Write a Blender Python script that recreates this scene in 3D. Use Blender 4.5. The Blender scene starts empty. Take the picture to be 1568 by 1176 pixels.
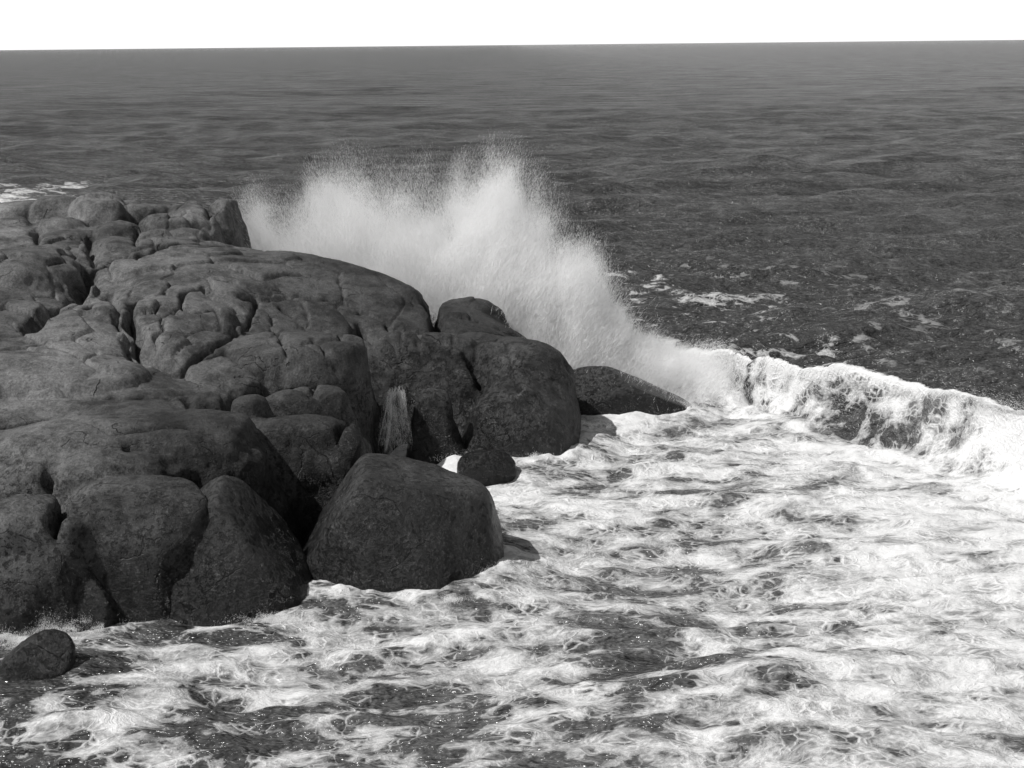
import bpy, bmesh, math, numpy as np
from mathutils import Matrix, Vector
rng=np.random.default_rng(7)
S=bpy.context.scene
# ------------------------------------------------ camera
CH=14.0; F=2154.0; P=math.radians(13.57); RO=math.radians(0.58)
fw=np.array([0,math.cos(P),-math.sin(P)]); R0=np.array([1.,0,0]); U0=np.array([0,math.sin(P),math.cos(P)])
Rv=R0*math.cos(RO)-U0*math.sin(RO); Uv=U0*math.cos(RO)+R0*math.sin(RO)
cam=bpy.data.objects.new("camera",bpy.data.cameras.new("camera")); S.collection.objects.link(cam); S.camera=cam
m=Matrix.Identity(4)
for i in range(3):
    m[i][0]=Rv[i]; m[i][1]=Uv[i]; m[i][2]=-fw[i]
m[2][3]=CH; cam.matrix_world=m
cam.data.sensor_width=36; cam.data.lens=36*F/1568; cam.data.clip_end=60000; cam.data.clip_start=.5
def ray(u,v):
    u=np.asarray(u,float); v=np.asarray(v,float)
    return fw+np.multiply.outer((u-784)/F,Rv)+np.multiply.outer((588-v)/F,Uv)
def at(u,v,z=0.0):
    """surveyed world position of a feature of known height"""
    d=ray(u,v); t=(np.asarray(z)-CH)/d[...,2]
    return d*t[...,None]+np.array([0,0,CH])
def atd(u,v,y):
    d=ray(u,v); t=np.asarray(y)/d[...,1]
    return d*t[...,None]+np.array([0,0,CH])
# ------------------------------------------------ noise
def _h(x,y,z,s):
    n=(x*np.uint32(374761393)+y*np.uint32(668265263)+z*np.uint32(2246822519)+np.uint32(s*3266489917&0xffffffff))
    n=(n^(n>>np.uint32(13)))*np.uint32(1274126177); n=n^(n>>np.uint32(16))
    n=n*np.uint32(2654435761); n^=n>>np.uint32(15)
    return n.astype(np.float32)/np.float32(2147483648.0)-1
def vn(x,y,z=0.0,s=1):
    flat=np.isscalar(z)
    x,y,z=np.broadcast_arrays(np.asarray(x,float),np.asarray(y,float),np.asarray(z,float))
    xi=np.floor(x);yi=np.floor(y);zi=np.floor(z)
    fx=(x-xi).astype(np.float32);fy=(y-yi).astype(np.float32);fz=(z-zi).astype(np.float32)
    fx=fx*fx*(3-2*fx);fy=fy*fy*(3-2*fy);fz=fz*fz*(3-2*fz)
    X=xi.astype(np.int64).astype(np.uint32);Y=yi.astype(np.int64).astype(np.uint32);Z=zi.astype(np.int64).astype(np.uint32)
    r=0
    with np.errstate(over='ignore'):
        for c in ((0,) if flat else (0,1)):
            wz=1.0 if flat else (fz if c else 1-fz)
            for a in (0,1):
                for b in (0,1):
                    w=(fx if a else 1-fx)*(fy if b else 1-fy)*wz
                    r=r+w*_h(X+np.uint32(a),Y+np.uint32(b),Z+np.uint32(c),s)
    return r
def fbm(x,y,z=0,o=4,s=1,g=.5):
    r=0;a=1;t=0; fl=np.isscalar(z)
    for i in range(o):
        r=r+a*vn(x*2**i+i*17.3,y*2**i-i*9.1,z if fl else z*2**i+i*3.3,s+i); t+=a; a*=g
    return r/t
def worley(x,y,s=5):
    xi=np.floor(x).astype(np.int64); yi=np.floor(y).astype(np.int64)
    f1=np.full(x.shape,9.);f2=np.full(x.shape,9.);idv=np.zeros(x.shape)
    with np.errstate(over='ignore'):
        for a in (-1,0,1):
            for b in (-1,0,1):
                X=(xi+a).astype(np.uint32);Y=(yi+b).astype(np.uint32);Z=np.zeros_like(X)
                px=xi+a+.5+.42*_h(X,Y,Z,s); py=yi+b+.5+.42*_h(X,Y,Z,s+1); hv=_h(X,Y,Z,s+2)
                d=np.hypot(px-x,py-y); c=d<f1
                f2=np.where(c,f1,np.minimum(f2,d)); idv=np.where(c,hv,idv); f1=np.where(c,d,f1)
    return f1,f2,idv
def sst(a,b,x):
    t=np.clip((x-a)/(b-a),0,1); return t*t*(3-2*t)
def blur(a,r):
    for ax in (0,1):
        for _ in range(2):
            p=np.pad(a,[(r+1,r) if i==ax else (0,0) for i in (0,1)],'edge'); c=np.cumsum(p,ax)
            a=(c[2*r+1:]-c[:-2*r-1])/(2*r+1) if ax==0 else (c[:,2*r+1:]-c[:,:-2*r-1])/(2*r+1)
    return a
def seg_dist(x,y,pts,closed=False):
    n=len(pts); d=np.full(x.shape,1e9); ins=np.zeros(x.shape,bool)
    for i in range(n if closed else n-1):
        ax,ay=pts[i][:2]; bx,by=pts[(i+1)%n][:2]
        ex,ey=bx-ax,by-ay; t=np.clip(((x-ax)*ex+(y-ay)*ey)/(ex*ex+ey*ey+1e-9),0,1)
        d=np.minimum(d,np.hypot(x-ax-t*ex,y-ay-t*ey))
        if closed:
            c=((ay>y)!=(by>y))&(x<(bx-ax)*(y-ay)/((by-ay) if by!=ay else 1e-9)+ax); ins^=c
    return (np.where(ins,d,-d) if closed else d)
# ------------------------------------------------ mesh helpers
def mesh_obj(name,V,Fc,mat,smooth=True,parent=None,attrs=None):
    V=np.asarray(V,np.float32); Fc=np.asarray(Fc,np.int32); k=Fc.shape[1]
    me=bpy.data.meshes.new(name); me.vertices.add(len(V)); me.vertices.foreach_set("co",V.ravel())
    me.loops.add(Fc.size); me.loops.foreach_set("vertex_index",Fc.ravel())
    me.polygons.add(len(Fc)); me.polygons.foreach_set("loop_start",np.arange(0,Fc.size,k,dtype=np.int32))
    me.update(calc_edges=True)
    me.polygons.foreach_set("use_smooth",np.full(len(Fc),smooth))
    if attrs:
        for a,val in attrs.items():
            at_=me.attributes.new(a,'FLOAT','POINT'); at_.data.foreach_set("value",np.asarray(val,np.float32).ravel())
    me.materials.append(mat)
    ob=bpy.data.objects.new(name,me); S.collection.objects.link(ob)
    if parent: ob.parent=parent
    return ob
def grid_faces(nr,nc):
    i=np.arange(nr*nc).reshape(nr,nc)
    return np.stack([i[:-1,:-1],i[:-1,1:],i[1:,1:],i[1:,:-1]],-1).reshape(-1,4)
class NT:
    def __init__(s,name):
        s.m=bpy.data.materials.new(name); s.m.use_nodes=True; s.t=s.m.node_tree; s.t.nodes.clear()
    def n(s,typ,props=None,**ins):
        nd=s.t.nodes.new(typ)
        for k,v in (props or {}).items(): setattr(nd,k,v)
        for k,v in ins.items():
            key=int(k[1:]) if (k[0]=='i' and k[1:].isdigit()) else k.replace('_',' ')
            if isinstance(v,bpy.types.NodeSocket): s.t.links.new(v,nd.inputs[key])
            else: nd.inputs[key].default_value=v
        return nd
    def math(s,op,a,b=0.0,c=0.0,clamp=False):
        return s.n('ShaderNodeMath',{'operation':op,'use_clamp':clamp},i0=a,i1=b,i2=c).outputs[0]
    def mapr(s,v,a,b,c=0.,d=1.,smooth=True):
        nd=s.n('ShaderNodeMapRange',{'interpolation_type':'SMOOTHSTEP' if smooth else 'LINEAR'},i0=v,i1=a,i2=b,i3=c,i4=d); return nd.outputs[0]
    def noise(s,vec,sc,det=4,rough=.5,dist=0.):
        return s.n('ShaderNodeTexNoise',Vector=vec,Scale=sc,Detail=det,Roughness=rough,Distortion=dist).outputs['Fac']
    def mixc(s,f,a,b):
        nd=s.n('ShaderNodeMix',{'data_type':'FLOAT'},i0=f,i2=a,i3=b); return nd.outputs[0]
    def out(s,sh): s.n('ShaderNodeOutputMaterial',Surface=sh); return s.m
# ------------------------------------------------ materials
def rock_mat(name,lo,hi,wet=1.0):
    t=NT(name); co=t.n('ShaderNodeNewGeometry').outputs['Position']
    sx=t.n('ShaderNodeSeparateXYZ',i0=co); z=sx.outputs[2]; xx=sx.outputs[0]
    nc=t.n('ShaderNodeTexNoise',Vector=co,Scale=.9,Detail=4.).outputs['Color']
    wc=t.n('ShaderNodeVectorMath',{'operation':'MULTIPLY_ADD'},i0=nc,i1=(.9,.9,.9),i2=co).outputs[0]
    n0=t.noise(co,.13,3,.5); n1=t.noise(wc,.5,6,.6); n2=t.noise(co,2.6,8,.68); n3=t.noise(co,14,6,.75); n4=t.noise(co,60,3,.6)
    c=t.math('ADD',t.math('MULTIPLY',n1,.6),t.math('MULTIPLY',n2,.4)); c=t.mapr(c,.36,.64,lo,hi)
    c=t.math('MULTIPLY',c,t.mapr(n0,.38,.60,.7,1.3))
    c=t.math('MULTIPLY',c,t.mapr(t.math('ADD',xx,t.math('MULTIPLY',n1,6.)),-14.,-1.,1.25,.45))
    c=t.math('MULTIPLY',c,t.mapr(n3,.32,.68,.62,1.35))
    zz=t.math('ADD',z,t.math('MULTIPLY',t.math('SUBTRACT',n1,.5),3.0))
    wetf=t.mapr(zz,.4,3.1,1.,0.)
    c=t.math('MULTIPLY',c,t.mixc(t.math('MULTIPLY',wetf,wet),1.0,.24))
    low=t.mapr(zz,2.0,3.6,1.,.22)
    sp=t.math('MULTIPLY',t.mapr(n3,.55,.61),t.mapr(t.noise(co,1.3,6,.7),.48,.57)); sp=t.math('MULTIPLY',sp,low)
    c=t.mixc(t.math('MULTIPLY',sp,.75),c,.12)
    pit=t.math('MULTIPLY',t.mapr(t.noise(co,5.5,5,.75),.53,.59),t.mapr(zz,2.2,3.8,1.,.15)); c=t.mixc(t.math('MULTIPLY',pit,.85),c,.007)
    mk=t.n('ShaderNodeMapping',Vector=wc,Rotation=(0,0,.5),Scale=(.5,1.,.8)).outputs[0]
    vk=t.n('ShaderNodeTexVoronoi',{'feature':'DISTANCE_TO_EDGE'},Vector=mk,Scale=.9).outputs['Distance']
    jl=t.math('MULTIPLY',t.mapr(vk,.0,.016,1.,0.),t.mapr(t.noise(co,.6,5,.7),.5,.6)); c=t.mixc(t.math('MULTIPLY',jl,.75),c,.010)
    h=t.math('ADD',t.math('MULTIPLY',n2,.09),t.math('MULTIPLY',n3,.04)); h=t.math('ADD',h,t.math('MULTIPLY',n4,.010))
    h=t.math('SUBTRACT',h,t.math('MULTIPLY',pit,.04)); h=t.math('SUBTRACT',h,t.math('MULTIPLY',jl,.05))
    b=t.n('ShaderNodeBump',Strength=1.,Distance=1.,Height=h).outputs[0]
    col=t.n('ShaderNodeCombineColor',i0=c,i1=c,i2=c).outputs[0]
    ro=t.mapr(wetf,0.,1.,.75,.30)
    p=t.n('ShaderNodeBsdfPrincipled',Base_Color=col,Roughness=ro,Normal=b)
    p.inputs['Specular IOR Level'].default_value=.35
    return t.out(p.outputs[0])
M_rock=rock_mat("granite",.032,.155); M_bould=rock_mat("boulder_granite",.05,.14)
def foam_strand_mat(name,alb=.85,tr=.5):
    t=NT(name); d=t.n('ShaderNodeBsdfDiffuse',Color=(alb,alb,alb,1)).outputs[0]; l=t.n('ShaderNodeBsdfTranslucent',Color=(alb,alb,alb,1)).outputs[0]
    return t.out(t.n('ShaderNodeMixShader',i0=tr,i1=d,i2=l).outputs[0])
M_spray=foam_strand_mat("spray_droplets",.97); M_fall=foam_strand_mat("falling_water",.85)
def sea_mat():
    t=NT("sea_water"); co=t.n('ShaderNodeNewGeometry').outputs['Position']
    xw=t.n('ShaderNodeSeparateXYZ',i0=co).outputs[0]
    cov=t.n('ShaderNodeAttribute',{'attribute_name':'cover'}).outputs['Fac']
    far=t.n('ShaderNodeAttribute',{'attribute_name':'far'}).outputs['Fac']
    mp=t.n('ShaderNodeMapping',Vector=co,Rotation=(0,0,math.radians(-14)),Scale=(.68,1.1,1.)).outputs[0]
    wn=t.n('ShaderNodeTexNoise',Vector=mp,Scale=.6,Detail=3.).outputs['Color']
    wv=t.n('ShaderNodeVectorMath',{'operation':'SUBTRACT'},i0=wn,i1=(.5,.5,.5)).outputs[0]
    wv=t.n('ShaderNodeVectorMath',{'operation':'MULTIPLY_ADD'},i0=wv,i1=(1.2,1.2,0),i2=mp).outputs[0]
    n0=t.noise(mp,.25,3,.5); n1=t.noise(wv,.9,5,.55); n2=t.noise(wv,3.4,6,.7); n3=t.noise(wv,13,4,.7)
    vo=t.n('ShaderNodeTexVoronoi',{'feature':'DISTANCE_TO_EDGE'},Vector=wv,Scale=1.1).outputs['Distance']
    vo2=t.n('ShaderNodeTexVoronoi',{'feature':'DISTANCE_TO_EDGE'},Vector=wv,Scale=3.6).outputs['Distance']
    lace=t.math('MINIMUM',vo,t.math('MULTIPLY',vo2,1.4))
    v=t.math('ADD',cov,t.math('MULTIPLY',t.math('SUBTRACT',n0,.5),1.5))
    v=t.math('ADD',v,t.math('MULTIPLY',t.math('SUBTRACT',n1,.5),2.7))
    v=t.math('ADD',v,t.math('MULTIPLY',t.math('SUBTRACT',n2,.5),.85))
    v=t.math('ADD',v,t.math('MULTIPLY',t.math('SUBTRACT',.15,lace),1.5))
    has=t.mapr(cov,0.0,.12)
    f=t.math('MULTIPLY',t.mapr(v,.36,.55),has)
    th=t.mapr(t.math('ADD',v,t.math('MULTIPLY',t.math('SUBTRACT',n3,.5),1.3)),.30,1.25,.26,.77)
    fc=t.n('ShaderNodeCombineColor',i0=th,i1=th,i2=th).outputs[0]
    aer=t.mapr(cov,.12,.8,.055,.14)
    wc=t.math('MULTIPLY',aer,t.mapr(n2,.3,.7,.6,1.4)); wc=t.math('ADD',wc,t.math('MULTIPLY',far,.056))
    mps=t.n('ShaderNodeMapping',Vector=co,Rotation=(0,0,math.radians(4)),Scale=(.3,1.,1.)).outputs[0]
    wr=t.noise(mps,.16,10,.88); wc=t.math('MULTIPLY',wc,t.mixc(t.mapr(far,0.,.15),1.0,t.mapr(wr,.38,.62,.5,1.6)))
    wc=t.math('MULTIPLY',wc,t.mapr(xw,-60.,160.,.9,1.6))  # sun glare painted into the water colour: paler towards +X
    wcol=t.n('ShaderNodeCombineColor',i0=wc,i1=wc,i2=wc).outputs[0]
    mpf=t.n('ShaderNodeMapping',Vector=co,Rotation=(0,0,math.radians(6)),Scale=(.5,1.,1.)).outputs[0]
    w0=t.noise(mpf,.22,7,.8); w1=t.noise(mpf,.55,5,.65); w2=t.noise(mpf,2.0,4,.6)
    hh=t.math('ADD',t.math('MULTIPLY',w1,1.5),t.math('MULTIPLY',w2,.26)); hh=t.math('ADD',hh,t.math('MULTIPLY',w0,t.math('MULTIPLY',far,3.0)))
    bw=t.n('ShaderNodeBump',Strength=1.,Distance=1.,Height=hh).outputs[0]
    bf=t.n('ShaderNodeBump',Strength=.7,Distance=.12,Height=t.math('ADD',v,t.math('MULTIPLY',n3,.5))).outputs[0]
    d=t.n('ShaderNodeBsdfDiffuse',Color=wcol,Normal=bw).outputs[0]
    g=t.n('ShaderNodeBsdfGlossy',Color=(1,1,1,1),Roughness=.15,Normal=bw).outputs[0]
    fr=t.n('ShaderNodeFresnel',IOR=1.33,Normal=bw).outputs[0]
    w=t.n('ShaderNodeMixShader',i0=t.math('ADD',t.math('MULTIPLY',fr,.6),.012),i1=d,i2=g).outputs[0]
    fd=t.n('ShaderNodeBsdfDiffuse',Color=fc,Normal=bf).outputs[0]
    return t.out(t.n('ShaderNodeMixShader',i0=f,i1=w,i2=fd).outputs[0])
M_sea=sea_mat()
# ------------------------------------------------ headland height field
CP=[(-200,960,1.5),(-200,800,3),(-200,600,4.5),(-200,450,6),(-200,330,7.2),
(0,830,2.3),(0,740,3),(0,680,3.4),(0,600,4),(0,500,5),(10,400,6.3),(0,340,6.6),
(150,820,2.1),(150,770,2.8),(150,700,3.2),(150,600,4),(150,500,5),(150,440,5.4),(150,395,6.1),(150,350,6.3),
(300,740,2.5),(300,700,3.0),(300,620,3.5),(300,560,4),(300,500,4.9),(300,420,5.8),(300,374,6.1),
(450,760,1.2),(450,740,1.8),(450,680,2.7),(450,600,3.3),(450,520,4.3),(450,440,5.3),(450,372,5.9),
(540,680,1.6),(540,620,2.4),(560,570,2.8),(560,500,3.8),(560,430,4.9),(560,390,5.4),
(600,590,2.3),(640,540,2.9),(640,495,3.6),(645,445,4.3),(740,600,2.0),(740,520,3.2),(720,465,3.7),
(800,600,2.0),(800,530,3.0),(850,610,1.6),(850,568,2.2),(830,660,.9),(740,650,1.0)]
cp=np.array([list(at(u,v,z)) for u,v,z in CP])
extra=np.array([[3,54,1.0],[-1,61,2],[-4,63,2.5],[-9,66,3],[-14,69,4],[-20,71,5],[-30,70,6],[-34,45,5]])
cp=np.vstack([cp,extra])
def tps(r2): return .5*r2*np.log(r2+1e-9)
n=len(cp); K=tps((cp[:,None,0]-cp[None,:,0])**2+(cp[:,None,1]-cp[None,:,1])**2)+np.eye(n)*.6
Pm=np.c_[np.ones(n),cp[:,:2]]; A=np.block([[K,Pm],[Pm.T,np.zeros((3,3))]])
sol=np.linalg.solve(A,np.r_[cp[:,2],0,0,0])
DX=.06; xs=np.arange(-36,8,DX); ys=np.arange(26,78,DX); X,Y=np.meshgrid(xs,ys)
wx=X+.45*fbm(X*.35,Y*.35,0,2,11); wy=Y+.45*fbm(X*.35,Y*.35,0,2,21)
Xc,Yc=X[::5,::5],Y[::5,::5]; Hc=sol[n]+sol[n+1]*Xc+sol[n+2]*Yc
for i in range(n): Hc=Hc+sol[i]*tps((Xc-cp[i,0])**2+(Yc-cp[i,1])**2)
iy=np.arange(len(ys))/5; ix=np.arange(len(xs))/5
def up(a):
    i0=np.minimum(iy.astype(int),a.shape[0]-2); j0=np.minimum(ix.astype(int),a.shape[1]-2); fy=(iy-i0)[:,None]; fx=(ix-j0)[None,:]
    return (a[i0][:,j0]*(1-fy)+a[i0+1][:,j0]*fy)*(1-fx)+(a[i0][:,j0+1]*(1-fy)+a[i0+1][:,j0+1]*fy)*fx
H=up(Hc)
coast_px=[(-400,985),(-100,960),(0,930),(40,925),(100,905),(150,905),(210,900),(300,885),(400,870),(440,860),(470,835),(500,800),(545,745),(570,700),(592,682),(640,672),(692,674),(708,694),(750,700),(800,698),(860,694),(884,675),(882,645),(872,625)]
coast=[tuple(at(u,v,0)[:2]) for u,v in coast_px]+[(3.2,55),(1.5,58),(-.5,61.5),(-4,65),(-9,68.5),(-13,71),(-20,74),(-35,76),(-60,76),(-60,30)]
cw=.3*fbm(X*.45,Y*.45,0,2,15)
sd=seg_dist(wx+cw,wy+.3*fbm(X*.45,Y*.45,0,2,25),coast,True)
def dome(H,u,v,z,a,b,h,rot=0,p=2.2,q=2.0,e=2.2,xy=None):
    c=at(u,v,z) if xy is None else np.array([xy[0],xy[1],z])
    cr,sr=math.cos(rot),math.sin(rot); dx=wx-c[0]; dy=wy-c[1]
    r=(np.abs((dx*cr+dy*sr)/a)**e+np.abs((-dx*sr+dy*cr)/b)**e)**(1/e)
    s=np.where(r<1,z-h+h*np.maximum(1-r**p,0)**(1/q),-9)
    return np.maximum(H,s)
front=[(470,377,6.15,5.6,3.4,3.2,-.12),(300,395,6.1,4.5,3.0,2.0,0)]
for d in front: H=dome(H,*d,p=2.4,e=2.2)
cap=np.where(sd>0,2.5*np.sqrt(np.maximum(sd,0)/1.5),3*sd)
H=-np.log(np.exp(-3*np.minimum(H,20))+np.exp(-3*np.minimum(cap,20)))/3; H=np.maximum(H,-2)
blocks=[(350,310,7.0,.9,1.6,2.2),(292,312,7.1,1.3,1.7,2),(222,309,7.2,1.35,1.7,2),(160,304,7.5,1.3,1.9,2),(98,303,7.4,1.4,1.9,2),(38,311,7.2,1.5,1.9,2),(-35,308,7.3,1.6,1.8,2),(-110,310,7.2,1.8,1.8,2),(-190,310,7.2,2,1.8,2),
(250,328,6.9,1.2,1.0,1.5),(172,345,6.75,.95,1.1,1.7),(95,335,6.9,1.15,1.3,1.7),(25,335,6.9,1.15,1.3,1.7),(290,348,6.55,1.2,.9,1.3),(230,358,6.45,.9,.8,1.2),(-50,340,6.9,1.6,1.4,1.7),
(30,385,6.6,2.3,2.4,1.6),(-70,390,6.6,2.6,2.4,1.6),(122,415,5.95,.6,.5,.8),(70,355,6.5,1.1,.9,1.2)]
for i,b in enumerate(blocks):
    H=dome(H,*b,rot=.5*math.sin(i*2.3),p=4.5,q=2.0,e=3.6)
lumps=[(780,528,3.05,2.9,1.8,1.4,-.1),(825,562,2.4,1.6,1.2,1.2,.3),(770,590,2.2,1.2,.9,.7,.3),(660,508,3.55,1.8,1.1,.8,.1),(605,505,3.65,.9,.7,.6,.4),(660,585,2.5,.9,.7,.7,.3),(700,450,3.9,2.4,1.5,1.8,-.1),
(430,510,4.5,3.2,1.8,.7,0),(310,470,5.2,1.3,.9,.5,.2),(330,598,3.9,1.2,.7,.6,0),(382,602,3.8,.8,.6,.6,.2),(480,585,3.5,1.8,1.0,.6,.1),(200,640,3.8,3.8,1.9,.6,.1),(130,690,3.3,2.6,1.5,.6,0),(210,745,3.0,2.3,1.6,1.0,.1),(50,760,3.05,1.7,1.6,1.0,0),(420,645,3.05,3.3,1.4,.7,-.1),(60,545,4.7,3.6,1.9,.6,0),(500,660,2.5,1.8,1.2,.7,-.2)]
for b in lumps: H=dome(H,*b,p=2.4,q=2.0,e=2.5)
H0b=blur(H,4); gy,gx=np.gradient(H0b,DX); st=sst(.8,2.0,np.hypot(gx,gy)); H=H*(1-st)+H0b*st; H=.5*H+.5*blur(H,1)
land=sst(0,.8,H)
gy,gx=np.gradient(H,DX); flt=sst(1.8,.6,np.hypot(gx,gy)); flt=blur(flt,3)
f1,f2,idv=worley(wx/2.1+.5*cw,wy/1.4,5)
ctr=np.exp(-(((X+3)/6)**2+((Y-50)/4)**2))
jm=np.maximum(sst(0,.3,fbm(X*.13,Y*.13,0,2,41)),sst(.2,.5,ctr))
H+=land*jm*flt*(.13*idv-.14*np.exp(-((f2-f1)/.05)**2))
H+=land*(.34*fbm(X*.20,Y*.30,0,2,51,.4)+.03*fbm(X*1.1,Y*1.4,0,3,57)*flt)
def sample(Hm,x,y):
    i=np.clip(((y-ys[0])/DX).astype(int),0,len(ys)-1); j=np.clip(((x-xs[0])/DX).astype(int),0,len(xs)-1); return Hm[i,j]
def onto(Hm,u,v):
    u=np.asarray(u,float);v=np.asarray(v,float); d=ray(u,v); d=d/d[...,1:2]; res=np.full(u.shape,70.); done=np.zeros(u.shape,bool)
    for y in np.arange(27,76,.05):
        z=CH+d[...,2]*y; h=np.maximum(sample(Hm,d[...,0]*y,np.full(u.shape,y)),0); hit=(z<=h)&~done
        res[hit]=y; done|=hit
    return d*res[...,None]+np.array([0,0,CH])
cracks=[([(207,452),(199,480),(204,512),(228,540),(264,562)],1.1,.19),([(130,470),(165,448),(178,480),(190,520),(215,548)],.4,.09),
([(282,600),(300,618),(345,626),(366,600),(405,598),(440,590)],.7,.14),([(268,468),(285,446),(312,438),(335,458),(362,474),(300,478),(268,468)],.45,.09),
([(38,496),(80,462),(125,428),(138,408)],1.1,.28),([(80,715),(97,755),(80,790),(92,825)],.8,.17),([(262,560),(300,548),(345,540),(380,565),(420,590),(485,602)],.45,.09),
([(392,452),(382,490),(352,520),(292,546)],.4,.08),([(545,495),(562,520),(600,530),(612,562)],.45,.12),([(658,430),(664,465),(672,502)],1.3,.28),
([(704,682),(710,645),(718,605),(736,575),(730,538)],1.3,.3),([(200,682),(262,690),(300,722),(330,742)],.45,.09),([(370,658),(450,682),(520,690),(562,662)],.55,.12),
([(145,402),(230,386),(352,376)],.4,.12),([(340,430),(380,441),(430,449),(500,460),(560,482)],.25,.06),
([(596,500),(650,512),(700,520),(772,532)],.3,.1),([(0,595),(90,590),(180,610),(280,600)],.3,.08),([(430,470),(470,500),(520,520),(545,500)],.35,.09),
([(505,540),(520,570),(540,600)],.4,.12),([(640,520),(650,560),(636,590)],.3,.1),([(0,520),(70,520),(140,545),(210,548)],.25,.08),([(560,380),(610,410),(650,440)],.15,.06),
([(395,770),(440,745),(465,745)],.4,.15),([(0,650),(80,640),(170,660),(250,650),(340,670)],.3,.08),([(60,345),(55,372)],.6,.14),([(135,355),(140,395)],.7,.15),([(205,345),(210,372)],.5,.12),([(320,318),(325,360)],.6,.12),([(690,540),(700,575),(690,610)],.3,.1),
([(215,548),(240,500),(265,470)],.2,.06),([(480,520),(500,560),(470,600)],.25,.08),([(420,500),(440,540),(430,580)],.25,.07)]
H0=H.copy()
for pts,dep,w in cracks:
    p=onto(H0,[a for a,b in pts],[b for a,b in pts]); pp=p[:,:2]
    x0,x1,y0,y1=pp[:,0].min()-2,pp[:,0].max()+2,pp[:,1].min()-2,pp[:,1].max()+2
    j0,j1=np.searchsorted(xs,[x0,x1]); i0,i1=np.searchsorted(ys,[y0,y1]); sl=(slice(i0,i1),slice(j0,j1))
    xx=X[sl]+.25*fbm(X[sl]*1.1,Y[sl]*1.1,0,3,71); yy=Y[sl]+.25*fbm(X[sl]*1.1,Y[sl]*1.1,0,3,81)
    d=seg_dist(xx,yy,pp); H[sl]-=(dep*np.exp(-(d/w)**2))*(.15+.85*flt[sl])+dep*.18*np.exp(-(d/(w*4))**2)
# gully cut by the run-off: a lip with a recessed face under it
wf=at(611,640,1.2); yl=47.4
Xw=X+.35*fbm(X*.8,Y*.8,0,2,63); gxx=np.exp(-((Xw-wf[0]-.12*(Y-yl))/.95)**2)
ylw=yl+.25*fbm(X*1.2,Y*0,0,2,65)
prof_g=np.where(Y<ylw,-.6,2.2*sst(0,.55,Y-ylw)+.15*np.clip(Y-ylw-.5,0,3)); gm=sst(.25,.8,gxx)*sst(yl-3.2,yl-2.4,Y)*sst(yl+2.8,yl+1.2,Y)
H=H*(1-gm)+np.minimum(prof_g,H+.3)*gm
Hg=H.copy()
Hn=blur(H,2); gy,gx=np.gradient(Hn,DX); nl=np.sqrt(gx*gx+gy*gy+1); nx,ny,nz=-gx/nl,-gy/nl,1/nl
stp=sst(.9,.4,nz)
r3=.08*fbm(X*.9,Y*.9,H*.9,3,91,.5)+.02*fbm(X*6,Y*6,H*6,2,95)+(.03+.18*stp)*fbm(X*1.1,Y*1.1,H*1.6,3,97,.5); r3*=(land*.9+.1)*(1-.6*gm)
V=np.stack([X+nx*r3,Y+ny*r3,H+nz*r3],-1).reshape(-1,3)
Fc=grid_faces(*X.shape); keep=(H.ravel()[Fc].max(1)>-1.9); Fc=Fc[keep]
used=np.unique(Fc); rm=np.zeros(len(V),np.int64); rm[used]=np.arange(len(used))
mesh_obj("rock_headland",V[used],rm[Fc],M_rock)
# ------------------------------------------------ boulders
def boulder(name,c,rad,planes,seed,n_=2.8,sub=7,amp=.08,mat=None):
    bm=bmesh.new(); bmesh.ops.create_icosphere(bm,subdivisions=sub,radius=1)
    D=np.array([v.co[:] for v in bm.verts]); Fq=np.array([[v.index for v in f.verts] for f in bm.faces]); bm.free()
    D/=np.linalg.norm(D,axis=1)[:,None]; rad=np.array(rad)
    r=1/(np.sum(np.abs(D/rad)**n_,1)**(1/n_)); inv=(1/r)**24
    for nn,dd in planes:
        nn=np.array(nn)/np.linalg.norm(nn); c_=np.maximum(D@nn,1e-3)/dd; inv=inv+c_**24
    r=1/inv**(1/24)
    Pp=D*r[:,None]
    k=amp*2.*fbm(Pp[:,0]*.45+seed,Pp[:,1]*.45,Pp[:,2]*.45,2,seed)+amp*.8*fbm(Pp[:,0]*1.6+seed,Pp[:,1]*1.6,Pp[:,2]*1.6,4,seed+3,.5)
    k+=.018*fbm(Pp[:,0]*9,Pp[:,1]*9,Pp[:,2]*9,2,seed+5)
    Pp=Pp+D*k[:,None]+np.array(c)
    return mesh_obj(name,Pp,Fq,mat or M_bould)
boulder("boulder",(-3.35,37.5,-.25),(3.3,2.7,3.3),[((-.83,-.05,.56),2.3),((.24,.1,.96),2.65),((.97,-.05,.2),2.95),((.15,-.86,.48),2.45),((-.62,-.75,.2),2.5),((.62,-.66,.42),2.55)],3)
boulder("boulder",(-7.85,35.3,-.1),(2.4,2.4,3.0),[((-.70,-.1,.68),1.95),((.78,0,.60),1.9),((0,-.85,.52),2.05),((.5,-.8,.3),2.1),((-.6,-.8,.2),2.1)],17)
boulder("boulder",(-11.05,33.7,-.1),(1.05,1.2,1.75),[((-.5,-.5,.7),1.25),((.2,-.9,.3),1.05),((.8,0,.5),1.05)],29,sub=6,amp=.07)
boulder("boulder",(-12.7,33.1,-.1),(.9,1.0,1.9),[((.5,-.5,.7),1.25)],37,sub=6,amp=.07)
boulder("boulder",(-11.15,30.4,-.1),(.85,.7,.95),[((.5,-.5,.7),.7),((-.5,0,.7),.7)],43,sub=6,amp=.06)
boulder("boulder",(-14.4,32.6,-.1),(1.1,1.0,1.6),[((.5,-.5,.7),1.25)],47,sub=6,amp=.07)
boulder("tidal_rock",(4.2,54.4,0),(3.1,1.3,1.5),[((.40,0,.92),1.12),((-.2,-.5,.8),1.25)],53,sub=6,amp=.06)
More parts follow.
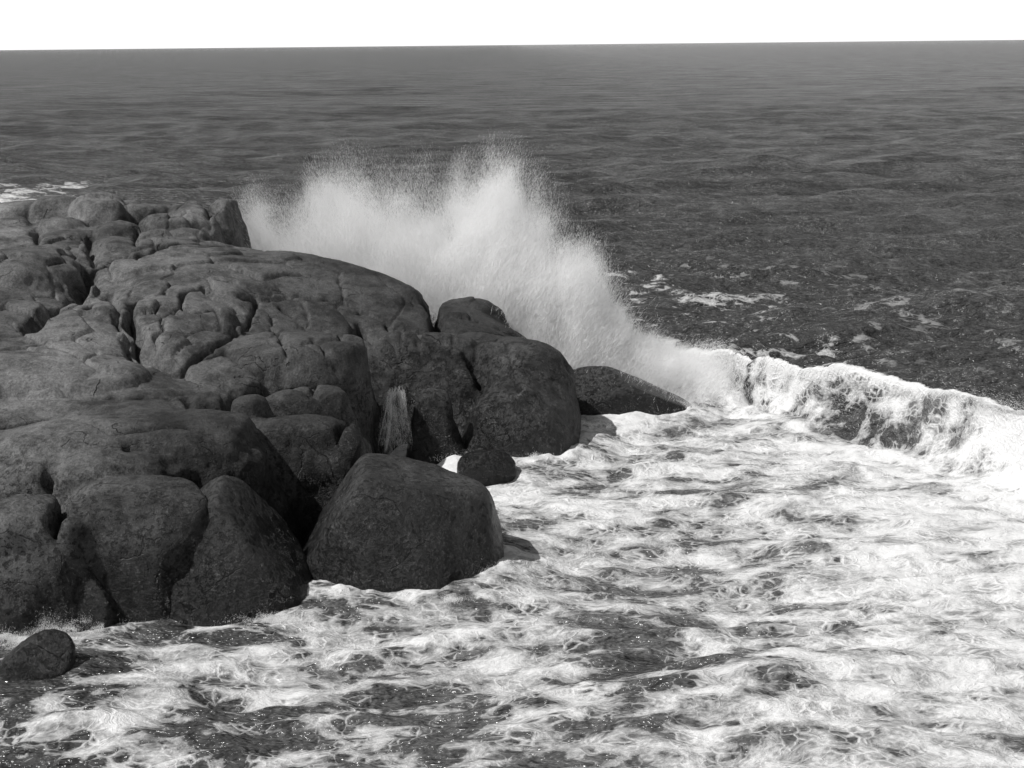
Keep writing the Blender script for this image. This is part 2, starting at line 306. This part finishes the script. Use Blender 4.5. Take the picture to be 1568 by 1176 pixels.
boulder("tidal_rock",(-.9,46.0,-.1),(1.0,.7,.6),[((.4,-.4,.8),.5)],61,sub=6,amp=.06)
# ------------------------------------------------ sea
NR,NC=1050,900
inv=np.linspace(1/17.,1/40000.,NR); D=1/inv; tx=np.linspace(-.56,.56,NC)
Yg=np.repeat(D[:,None],NC,1); Xg=Yg*tx[None,:]
Hs=np.zeros_like(Xg); dy=np.repeat((D**2*(inv[0]-inv[1]))[:,None],NC,1)
for i in range(46):
    L=.8*1.115**i; th=math.radians(96+rng.normal(0,30)); k=2*math.pi/L; a=.026*L**.74*rng.uniform(.5,1.2)
    if L>14: a*=.3
    fil=sst(1.5,3.6,L/(dy*abs(math.sin(th))+Yg*.0012*abs(math.cos(th))))
    z0=fil.max(1)<=0; lim=max(int(np.argmax(z0)) if z0.any() else NR,1); xg,yg=Xg[:lim],Yg[:lim]
    ph=k*(xg*math.cos(th)+yg*math.sin(th))+rng.uniform(0,6.28)+2.2*fbm(xg/(L*2.5),yg/(L*2.5),0,1,100+i)
    s=.5+.5*np.sin(ph); Hs[:lim]+=a*fil[:lim]*(2*s**1.6-1)
crest_px=[(930,505,.3),(1010,525,1.0),(1110,513,1.7),(1180,528,2.0),(1250,547,2.0),(1400,575,2.1),(1568,600,2.6),(1750,622,2.7),(2000,650,2.4)]
cr=np.array([at(u,v,z) for u,v,z in crest_px])
o=np.argsort(cr[:,0]); cy=np.interp(Xg,cr[o,0],cr[o,1]); ch=np.interp(Xg,cr[o,0],cr[o,2],left=0,right=1.6)
cy=cy+.4*fbm(Xg*.22,Yg*0,0,2,131)
dd=Yg-cy; ch=ch*(1+.12*fbm(Xg*.4,Yg*0,3,2,133))
fwid=1.5+.55*sst(11,19,Xg)
prof=np.where(dd<0,np.exp(-(np.abs(dd)/fwid)**2),np.exp(-(dd/3.5)**2))
near=sst(85,60,Yg)
foam_c=[(1250,350,.15),(1180,340,.08),(1150,480,.08),(1300,430,.05),(1400,400,.02),(1000,400,.10),(1000,470,.45),(920,430,.35),(1200,400,.06),(1450,520,.03),(900,350,.03),(1500,300,.01),(300,240,.0),(-20,297,.75),(30,298,.6),(-80,290,.8),(110,292,.1),(60,280,.1),(0,278,.1),(0,250,.0),
(850,800,.64),(1000,700,.70),(1200,680,.78),(1400,760,1.02),(1500,900,.98),(1300,850,.80),(1100,800,.58),(900,950,.54),(1000,1020,.34),(1200,1000,.64),(1450,1080,.80),(700,980,.58),(500,980,.56),(300,1000,.5),(150,1060,.30),(300,1100,.30),(50,1120,.16),(600,1100,.5),(800,1130,.54),(100,960,.85),(400,960,.55),(1000,600,1.0),(1100,560,.9),(1540,760,1.05),(1300,600,.65),(640,692,1.2),(900,640,.8),(950,700,.56),(800,720,.76),(1150,620,.7),(1200,1150,.64),(20,1040,.5),(0,1170,.12),(1100,900,.52),(700,1050,.44)]
fc=np.array([[*at(u,v,0)[:2],c] for u,v,c in foam_c]); num=0;den=1e-9
for x_,y_,c_ in fc:
    sc=y_*y_/900.; w=1/(((Xg-x_)/(y_/30.))**2+((Yg-y_)/sc)**2+.3)**2; num=num+w*c_; den=den+w
cov=num/den
beh=sst(-.2,1.5,dd)*np.where(Xg>cr[o,0][0],1,0)
cov=np.where(beh>0,cov*(1-beh)+beh*np.minimum(cov,.12),cov)
cov*=1-sst(85,100,Yg)*(1-sst(-.26,-.36,Xg/Yg)*1.0*(Yg<160))
cov=np.maximum(cov,.03*sst(140,70,Yg))
hasw=sst(.8,1.5,ch)*near
blk=fbm(Xg*.33+.15*dd,Yg*.0,5,3,141)+.18*sst(16,19,Xg)
face=np.exp(-((dd+1.5)/.95)**2)*hasw; cov=cov*(1-face)+face*(.44+1.6*np.clip(blk,-.12,1))
foot=np.exp(-((dd+3.7)/1.2)**2)*hasw; cov=np.maximum(cov,foot*1.05)
lip=np.exp(-((dd+.15)/.45)**2)*sst(.2,.8,ch)*near; cov=np.maximum(cov,1.6*lip)
nn_=int(NR*.8)
sdc=np.full(Xg.shape,-9.); sdc[:nn_]=seg_dist(Xg[:nn_],Yg[:nn_],[tuple(q) for q in coast],True)
for bx,by,br in ((-3.35,37.5,2.9),(-7.85,35.3,2.3),(-11.05,33.7,1.1),(-12.7,33.1,1.0),(-11.15,30.4,.8),(4.2,54.4,1.6),(5.5,54.2,1.2),(2.9,54.4,1.2)):
    sdc=np.maximum(sdc,br-np.hypot(Xg-bx,Yg-by))
wash=fbm(Xg*.45,Yg*.45,0,3,153)
ring=np.exp(-((sdc+.15)/.55)**2)*np.clip(.62+1.1*wash,0,1.3); cov=np.maximum(cov*(1-.5*np.exp(-((sdc+.3)/.8)**2)*sst(.1,-.25,wash)),1.1*ring)
pool=np.exp(-(((Xg-wf[0]-.7)/1.8)**2+((Yg-46.3)/1.3)**2)); cov=np.maximum(cov,1.1*pool)
chop=sst(.1,.8,cov)*near
Hs=Hs*(1-.6*chop)*(1-.75*np.exp(-(np.minimum(sdc+.2,0)/1.2)**2))+chop*(.12*fbm(Xg*.9,Yg*1.1,0,5,161,.6)+.08*(1-2*np.abs(fbm(Xg*.7,Yg*1.3,0,4,171))))
Hs+=.18*np.clip(ring,0,1)*(.2+.8*fbm(Xg*1.8,Yg*1.8,0,3,155))
turb=np.exp(-(((Xg-8.8)/4.2)**2+((Yg-57.5)/3.)**2)); Hs+=turb*(.9*fbm(Xg*.7,Yg*.7,0,5,181,.6)+.5)
fallz=(.14*fbm(Xg*.8,Yg*.8,0,3,191,.5)+.4*np.clip(blk,-.2,.5))*np.exp(-((dd+2.0)/1.2)**2)*near*(ch>.2)
Hs+=ch*prof*near+fallz
shift=-1.3*np.exp(-((dd-.1)/.8)**2)*(ch/1.9)*near*(.7+.7*fbm(Xg*.35,Yg*0,9,3,201))
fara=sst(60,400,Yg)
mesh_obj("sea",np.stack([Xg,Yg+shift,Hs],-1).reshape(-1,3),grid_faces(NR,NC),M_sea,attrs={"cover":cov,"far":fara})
# ------------------------------------------------ spray made of streaking droplets
def streaks(name,Pc,dirv,L,W,mat,parent=None):
    n=len(Pc); r=rng.normal(size=(n,3)); dirv=dirv/(np.linalg.norm(dirv,axis=1)[:,None]+1e-9)
    sdv=np.cross(dirv,r); sdv/=np.linalg.norm(sdv,axis=1)[:,None]+1e-9
    a=Pc-dirv*L[:,None]*.5; b=Pc+dirv*L[:,None]*.5
    V=np.stack([a-sdv*W[:,None]*.5,a+sdv*W[:,None]*.5,b],1).reshape(-1,3)
    return mesh_obj(name,V,np.arange(n*3).reshape(-1,3),mat,False,parent)
top=np.array([(345,325),(375,270),(400,248),(430,268),(465,258),(495,226),(520,208),(550,206),(585,222),(620,234),(655,222),(700,230),(745,220),(785,192),(812,222),(838,248),(862,290),(888,330),(908,385),(932,430),(965,478),(1005,512),(1060,528),(1110,522),(1160,540)],float)
dep=np.array([(345,70),(450,68.5),(550,67),(650,64.5),(780,60.5),(900,58.5),(1000,58),(1160,58)],float)
N=5200000
u=rng.uniform(350,1120,N).astype(np.float32); vt=np.interp(u,top[:,0],top[:,1]); y0=np.interp(u,dep[:,0],dep[:,1])
zt=atd(u,vt,y0)[:,2]; keepp=rng.uniform(0,9.8,N)<(zt+1.0)*np.interp(u,[960,1030,1120],[1,.4,.0]); u,y0,zt=u[keepp],y0[keepp],zt[keepp]; n_=len(u)
s=rng.uniform(0,1,n_); z=s*zt
kk=z>np.interp(u,[358,640,780,830],[3.2,2.2,1.0,0]); u,y0,zt,s,z=u[kk],y0[kk],zt[kk],s[kk],z[kk]; n_=len(u)
base=atd(u,np.full(n_,500.),y0)
px=base[:,0]; py=y0+rng.normal(0,1,n_)*(1.5-.4*s)
lean=(px+4.5)/18.*.75
jx=px-lean*z*.6
jet=fbm(jx*.8,py*.4,z*.14,4,221,.65)
puff=fbm(px*.42,py*.42,z*.42,3,225,.5)
lim=1.0-.20*(.5-.95*jet-.4*puff)
fade=1-sst(lim-.46,lim+.08,s)
prob=fade**1.3*np.clip(.85+1.5*(jet*.8+puff*1.0),.15,1.4)
k=rng.uniform(size=n_)<prob
px,py,z,s,fade=px[k],py[k],z[k],s[k],fade[k]; n_=len(px)
px=px+.8*fbm(px*.6,py*.3,z*.5,3,229)+rng.normal(0,.20,n_)+rng.exponential(.22,n_)*(px>1.5); z=z+.5*fbm(px*.8,py*.5,z*.6,3,233)+rng.normal(0,.12,n_)
dv=np.stack([(px+4.5)/18.*.75+.5*fbm(px*.3,py*.3,z*.3,2,231)+rng.normal(0,.22,n_),-.1+rng.normal(0,.22,n_),.8+0*px],1)
L=rng.uniform(.06,.34,n_)*(.5+.5*fade)
streaks("wave_splash",np.stack([px,py,z],1),dv,L,rng.uniform(.004,.014,n_)*(.25+.75*fade),M_spray); print("splash",n_)
n_=110000
xx=rng.uniform(5,26,n_); cyx=np.interp(xx,cr[o,0],cr[o,1]); chx=np.interp(xx,cr[o,0],cr[o,2])
q=rng.uniform(0,1,n_); pt=fbm(xx*.33-.15*(1.2+2.6*q),0*xx,5,3,141)+.18*sst(16,19,xx); kk=(pt>rng.normal(.20,.08,n_))|((xx<9)&(q<.5)); xx,cyx,chx,q=xx[kk],cyx[kk],chx[kk],q[kk]; n_=len(xx)
yy=cyx-1.4-q*2.6+rng.normal(0,.3,n_); zz=chx*(.93-.93*q**1.4)+rng.exponential(.14,n_)
streaks("breaker_spray",np.stack([xx,yy,zz],1),np.stack([rng.normal(0,.25,n_),-.7+0*xx,-.9*q+.1],1),rng.uniform(.04,.2,n_),rng.uniform(.003,.009,n_),M_spray)
# white water slopping up where the wash meets the rock
pc=[(70,965,1.1),(130,962,.7),(415,952,.8),(775,874,.5),(690,920,.4),(720,703,.7),(820,703,.6),(895,655,.8),(1035,622,1.2),(10,985,.9)]
PP=[]
for u_,v_,sz in pc:
    c=at(u_,v_,0); k_=int(4500*sz); ang=rng.uniform(0,6.28,k_); r_=np.abs(rng.normal(0,.42*sz,k_))
    q=np.stack([c[0]+r_*np.cos(ang)*1.7,c[1]+r_*np.sin(ang)*.7,.03+rng.exponential(.09*sz,k_)*np.exp(-r_)],1); PP.append(q[fbm(q[:,0]*3,q[:,1]*3,q[:,2]*3,2,301)>-.15])
PP=np.vstack(PP); streaks("shore_spray",PP,rng.normal(0,.5,PP.shape)+np.array([0,0,.6]),rng.uniform(.03,.10,len(PP)),rng.uniform(.003,.008,len(PP)),M_spray)
# ------------------------------------------------ run-off falling from the rock
n=9500; k=22
cs=np.sort(rng.uniform(-.55,.50,k)); wd=rng.uniform(.01,.06,k); tp=np.abs(cs)*.18*rng.uniform(0,1,k); bot=rng.uniform(0,.2,k); wt=rng.uniform(.1,1,k)**1.6; wt/=wt.sum()
i=rng.choice(k,n,p=wt); t=tp[i]+rng.uniform(0,1,n)*(1-tp[i]-bot[i])
brk=fbm(cs[i]*9,t*4,0,2,311)>-.3+.25*rng.normal(size=n); i,t=i[brk],t[brk]; n=len(i)
x=wf[0]+cs[i]*(.62+.6*t)+rng.normal(0,1,n)*wd[i]*(.4+1.5*t)+.07*np.sin(t*5+i*2); y=yl+.38-.85*np.sqrt(t)+rng.normal(0,.06,n); z=2.25*(1-t**1.35)+.05+.08*np.sin(i*3.)
streaks("waterfall",np.stack([x,y,z],1),np.stack([rng.normal(0,.07,n)+cs[i]*.25,-.15+0*x,-.2-1.4*t],1),rng.uniform(.04,.22,n),rng.uniform(.002,.007,n),M_fall)
# ------------------------------------------------ light
el,az=math.radians(54),math.radians(-106)
sv=Vector((math.sin(az)*math.cos(el),math.cos(az)*math.cos(el),math.sin(el)))
sl=bpy.data.lights.new("sun",'SUN'); sl.energy=3.8; sl.angle=math.radians(.6); sl.color=(1,.99,.98)
so=bpy.data.objects.new("sun",sl); S.collection.objects.link(so); so.rotation_euler=sv.to_track_quat('Z','Y').to_euler()
W=bpy.data.worlds.new("World"); S.world=W; W.use_nodes=True; t=W.node_tree; t.nodes.clear(); N_=t.nodes.new; Lk=t.links.new
sk=N_('ShaderNodeTexSky'); sk.sky_type='NISHITA'; sk.sun_disc=False; sk.sun_elevation=el; sk.sun_rotation=az; sk.dust_density=2
bw=N_('ShaderNodeRGBToBW'); bg=N_('ShaderNodeBackground'); ow=N_('ShaderNodeOutputWorld')
tc=N_('ShaderNodeTexCoord'); sp=N_('ShaderNodeSeparateXYZ'); Lk(tc.outputs['Generated'],sp.inputs[0])
mr=N_('ShaderNodeMapRange'); mr.interpolation_type='SMOOTHSTEP'; Lk(sp.outputs[2],mr.inputs[0])
mr.inputs[1].default_value=.03; mr.inputs[2].default_value=.17; mr.inputs[3].default_value=13.0; mr.inputs[4].default_value=0.0   # bright sea haze low on the horizon
ad=N_('ShaderNodeMath'); ad.operation='ADD'; Lk(bw.outputs[0],ad.inputs[0]); Lk(mr.outputs[0],ad.inputs[1])
Lk(sk.outputs[0],bw.inputs[0]); Lk(ad.outputs[0],bg.inputs[0]); Lk(bg.outputs[0],ow.inputs[0]); bg.inputs[1].default_value=.075
S.view_settings.view_transform='Standard'; S.view_settings.look='None'; S.view_settings.exposure=0
